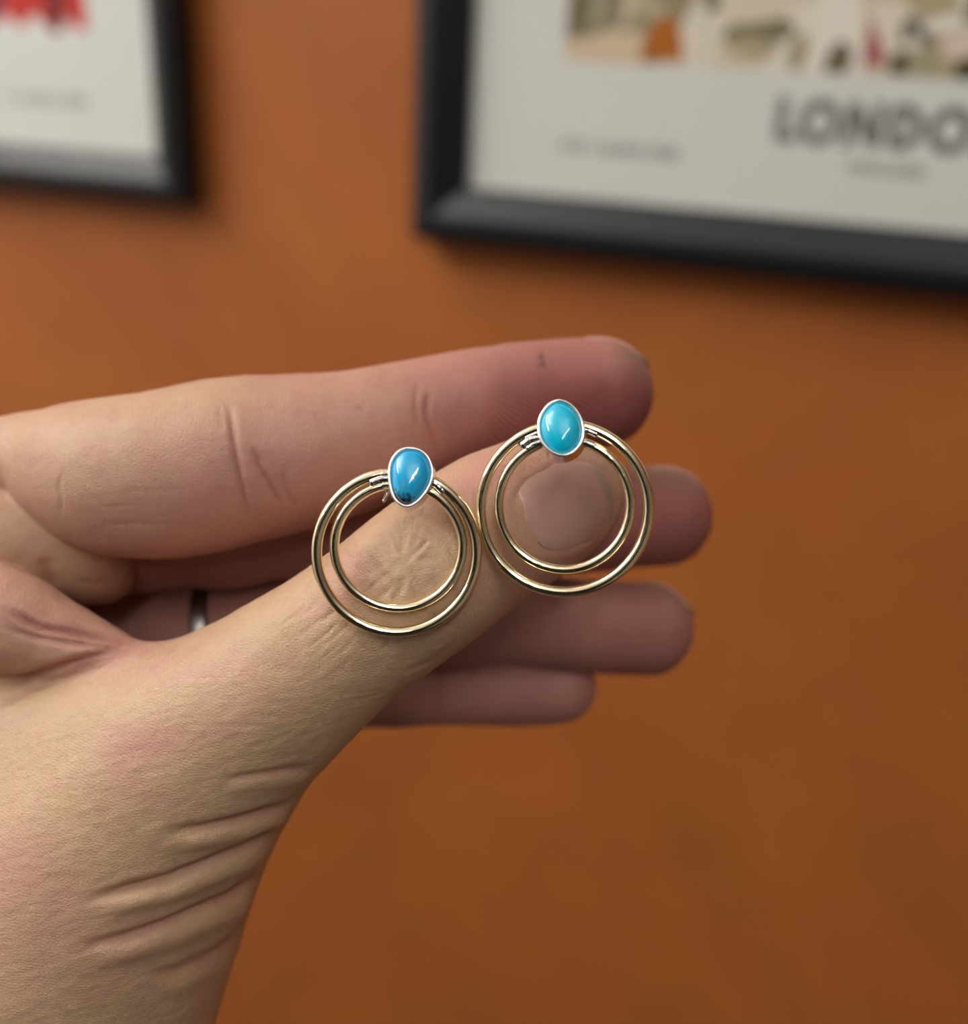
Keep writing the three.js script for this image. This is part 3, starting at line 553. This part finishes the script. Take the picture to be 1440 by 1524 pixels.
// ---------------------------------------------------------------- earrings
const gold = new THREE.MeshPhysicalMaterial({ name: 'yellow_gold', color: new THREE.Color(1.0, 0.88, 0.60), metalness: 1, roughness: 0.06 });
const silver = new THREE.MeshPhysicalMaterial({ name: 'silver', color: new THREE.Color(0.88, 0.86, 0.83), metalness: 1, roughness: 0.16 });
const stoneMat = (n) => new THREE.MeshPhysicalMaterial({ name: n, vertexColors: true, roughness: 0.10, specularIntensity: 1, clearcoat: 1, clearcoatRoughness: 0.03 });
const S = BASE / FOCAL;                                        // millimetres per pixel in the earrings' plane
function hoop(cx, cy, rx, ry, wire, ph) {                      // millimetres, with the slight unevenness of hand work
  const NA = 220, NB = 18, pos = [], id = [];
  for (let i = 0; i < NA; i++) {
    const a = i / NA * 2 * Math.PI, ca = Math.cos(a), sa = Math.sin(a), w = wire * (1 + 0.025 * N(ca * 2 + ph, sa * 2, ph) + 0.012 * N(ca * 9, sa * 9 + ph, 1)), k = 1 + 0.004 * N(ca * 1.2 + ph, sa * 1.2, 5);
    for (let j = 0; j < NB; j++) { const b = j / NB * 2 * Math.PI, r = w * Math.cos(b); pos.push((cx + ca * (rx * k + r)) / 1000, (cy + sa * (ry * k + r)) / 1000, w * Math.sin(b) / 1000); }
  }
  for (let i = 0; i < NA; i++) for (let j = 0; j < NB; j++) { const p = i * NB + j, q = ((i + 1) % NA) * NB + j, j1 = (j + 1) % NB - j; id.push(p, q, q + j1, p, q + j1, p + j1); }
  const g = new THREE.BufferGeometry(); g.setAttribute('position', new THREE.Float32BufferAttribute(pos, 3)); g.setIndex(id); g.computeVertexNormals(); return g;
}
function outlineOf(pts, c, stretch) {   // a smooth closed outline about c, in millimetres, with outward normals
  const cv = new THREE.CatmullRomCurve3(pts.map(([x, y]) => new THREE.Vector3((x - c[0]) * S, -(y - c[1]) * S * stretch, 0)), true, 'centripetal'), n = 96, out = [];
  const p = cv.getSpacedPoints(n).slice(0, n); let area = 0;
  p.forEach((q, i) => { const r = p[(i + 1) % n]; area += q.x * r.y - r.x * q.y; });
  if (area < 0) p.reverse();
  p.forEach((q, i) => { const a = p[(i + n - 1) % n], b = p[(i + 1) % n], tx = b.x - a.x, ty = b.y - a.y, l = Math.hypot(tx, ty); out.push([q.x, q.y, ty / l, -tx / l]); });
  return out;
}
function loft(outline, prof, closed) {  // prof: [offset outwards, z]
  const n = outline.length, pos = [], id = [];
  for (const [o, z] of prof) for (const [x, y, nx, ny] of outline) pos.push((x + nx * o) / 1000, (y + ny * o) / 1000, z / 1000);
  for (let i = 0; i + 1 < prof.length; i++) for (let j = 0; j < n; j++) { const a = i * n + j, b = i * n + (j + 1) % n; id.push(a, b, b + n, a, b + n, a + n); }
  if (closed) { const c = pos.length / 3; pos.push(0, 0, prof[0][1] / 1000); for (let j = 0; j < n; j++) id.push(c, (j + 1) % n, j); }
  const g = new THREE.BufferGeometry(); g.setAttribute('position', new THREE.Float32BufferAttribute(pos, 3)); g.setIndex(id); g.computeVertexNormals(); return g;
}
function cabochon(outline, inset, z0, hgt, colour, wob) {
  const NR = 40, n = outline.length, pos = [], col = [], id = [];
  for (let r = 0; r <= NR; r++) for (let j = 0; j < n; j++) {
    const t = Math.sin(r / NR * Math.PI / 2), [x, y, nx, ny] = outline[j], X = (x - nx * inset) * t, Y = (y - ny * inset) * t;
    const Z = z0 + hgt * Math.pow(1 - Math.pow(t, 2.3), 0.62) + wob * N(X * 0.8, Y * 0.8, 3) * (1 - t * t);
    pos.push(X / 1000, Y / 1000, Z / 1000); col.push(...colour(X, Y, t));
  }
  for (let r = 0; r < NR; r++) for (let j = 0; j < n; j++) { const a = r * n + j, b = r * n + (j + 1) % n; id.push(a, a + n, b + n, a, b + n, b); }
  const g = new THREE.BufferGeometry(); g.setAttribute('position', new THREE.Float32BufferAttribute(pos, 3)); g.setAttribute('color', new THREE.Float32BufferAttribute(col, 3)); g.setIndex(id); g.computeVertexNormals(); return g;
}
function earring(k, e) {
  const g = new THREE.Group(); g.name = k ? 'hoop_earring_001' : 'hoop_earring'; scene.add(g);
  const c0 = P(...e.centre, e.z); place(g, c0); g.rotateY(e.yaw); g.rotateX(e.pitch);
  const loc = ([x, y]) => [(x - e.centre[0]) * S, -(y - e.centre[1]) * S];
  const o = loc(e.outer), i = loc(e.inner), sc = (BASE - e.z) / BASE;
  mesh('outer_hoop', hoop(o[0], o[1], e.outer[2] * S, e.outer[3] * S, 0.66, 1.3 + k), gold, g);
  mesh('inner_hoop', hoop(i[0], i[1], e.inner[2] * S, e.inner[3] * S, 0.585, 4.1 + k), gold, g);
  const st = loc(e.stone), out = outlineOf(e.rim, e.stone, 1 / Math.cos(e.tilt)), seat = (m) => { m.position.set(st[0] / 1000, st[1] / 1000, 0.0009); m.rotation.x = -e.tilt; return m; };
  seat(mesh('bezel', loft(out, [[0.10, -1.3], [0.14, -1.15], [0.06, -0.3], [0, 0.62], [-0.06, 0.78], [-0.22, 0.84], [-0.40, 0.74], [-0.46, 0.5], [-0.46, 0.1]], true), silver, g));
  const s = seat(mesh('stone', cabochon(out, 0.40, 0.35, 1.25, e.colour, 0.05), stoneMat(k ? 'clear_turquoise' : 'matrix_turquoise'), g));
  tag(s, e.stoneLabel);
  const post = mesh('ear_post', new THREE.CylinderGeometry(0.00042, 0.00038, 0.0095, 16), silver, g); post.rotation.x = Math.PI / 2; post.position.set(st[0] / 1000, st[1] / 1000, -0.0050);
  for (const [pts, r] of e.joints) {     // solder where the hoops meet the setting
    const cv = new THREE.CatmullRomCurve3(pts.map((q) => { const [x, y] = loc(q); return new THREE.Vector3(x / 1000, y / 1000, (q[2] ?? 0.25) / 1000); }));
    const tg = new THREE.TubeGeometry(cv, 14, r / 1000, 12, false), p = tg.attributes.position;
    for (let v = 0; v < p.count; v++) { const w = 1 + 0; p.setXYZ(v, p.getX(v) * w, p.getY(v), p.getZ(v) + 0.00006 * N(p.getX(v) * 2500, p.getY(v) * 2500, 1)); }
    tg.computeVertexNormals();
    const caps = [0, 1].map((t) => { const q = new THREE.SphereGeometry(r / 1000, 12, 8), w = cv.getPoint(t); q.translate(w.x, w.y, w.z); return q; });
    mesh('solder_joint', mergeGeometries([tg, ...caps]), silver, g);
  }
  return tag(g, e.label, 'earring');
}
const z1 = ([x, y]) => [560 + x / 7.2, 640 + y / 7.2], z2 = ([x, y]) => [740 + x / 7.2, 580 + y / 7.2];
earring(0, {
  centre: [590, 822], z: 0.15, yaw: 0, pitch: 0, outer: [589.8, 822, 118.8, 118.5], inner: [592.7, 812.5, 95.3, 92.5], stone: [613, 712], tilt: 0.17,
  rim: [[350, 192], [480, 220], [570, 300], [618, 420], [622, 520], [580, 640], [510, 740], [420, 820], [335, 845], [260, 820], [190, 750], [150, 640], [132, 500], [142, 380], [190, 280], [260, 215]].map(z1),
  colour: (x, y, t) => {
    const n = N(x * 1.1, y * 1.1, 2), f = N(x * 3, y * 3, 8);
    let c = [0.004, 0.46 + 0.06 * n, 0.86 + 0.05 * n];
    const m = clamp(sstep(0.05, 0.5, (-y * 0.36 - 0.05) + (-x) * 0.10 + 0.28 * f + 0.25 * n - 0.56 - 0.22 * Math.max(0, x)) + 0.0, 0, 1);   // dark matrix along the lower edge
    const pale = sstep(0.1, 0.4, 0.6 - Math.hypot(x + 1.0, y + 1.55) * 0.55 + 0.5 * f) * 0.45;
    const br = 0.8 * Math.exp(-((x + 0.75) ** 2 + (y + 0.75) ** 2) / 0.10) * (0.6 + f);
    c = c.map((v, k) => v + ([0.10, 0.38, 0.48][k] - v) * pale); c = c.map((v, k) => v + ([0.16, 0.11, 0.05][k] - v) * clamp(br, 0, 0.8)); c = c.map((v, k) => v + ([0.018, 0.014, 0.010][k] - v) * m);
    return c;
  },
  stoneLabel: 'deep blue turquoise with brown and black matrix at its lower edge',
  joints: [[[[581, 712], [568, 713], [555, 718]], 0.56], [[[581, 705], [576, 705], [571, 706]], 0.50], [[[581, 721], [576, 721], [571, 722]], 0.44], [[[643, 717], [650, 722], [658, 730]], 0.48], [[[577, 724, -0.4], [575, 736, -0.3], [571, 745, 0]], 0.22]],
  label: 'gold double hoop earring on the thumb knuckle, with an irregular blue stone showing dark matrix',
});
earring(1, {
  centre: [839, 756], z: 0.35, yaw: -0.12, pitch: 0, outer: [839, 756.5, 124.4, 124.2], inner: [839, 751, 97.5, 96.5], stone: [836, 641], tilt: 0.26,
  rim: [[650, 120], [760, 150], [860, 240], [920, 350], [943, 460], [930, 570], [880, 660], [800, 725], [700, 748], [600, 715], [520, 650], [460, 560], [432, 440], [442, 330], [490, 230], [560, 155]].map(z2),
  colour: (x, y, t) => {
    const n = N(x * 1.1 + 5, y * 1.1, 2), f = N(x * 3, y * 3, 4);
    let c = [0.003, 0.55 + 0.05 * n, 0.82 + 0.04 * n];
    const br = 0.55 * Math.exp(-((x - 2.1) ** 2 / 0.10 + (y - 0.15) ** 2 / 0.12)) * (0.7 + f), pale = 0.4 * Math.exp(-((x + 0.15) ** 2 + (y + 1.2) ** 2) / 0.03) + 0.25 * Math.exp(-((x + 0.9) ** 2 + (y + 0.95) ** 2) / 0.04);
    c = c.map((v, k) => v + ([0.12, 0.22, 0.16][k] - v) * clamp(br, 0, 0.8)); return c.map((v, k) => v + ([0.12, 0.55, 0.62][k] - v) * pale);
  },
  stoneLabel: 'even sky blue turquoise',
  joints: [[[[801, 645], [793, 648], [785, 652]], 0.42], [[[803, 659], [795, 661], [786, 667]], 0.42], [[[795, 653], [787, 656], [779, 662]], 0.54], [[[869, 640], [878, 643], [886, 647]], 0.40], [[[868, 658], [876, 661], [883, 664]], 0.38]],
  label: 'gold double hoop earring over the thumbnail, with a smooth oval stone in a silver rim',
});
renderer.render(scene, camera);
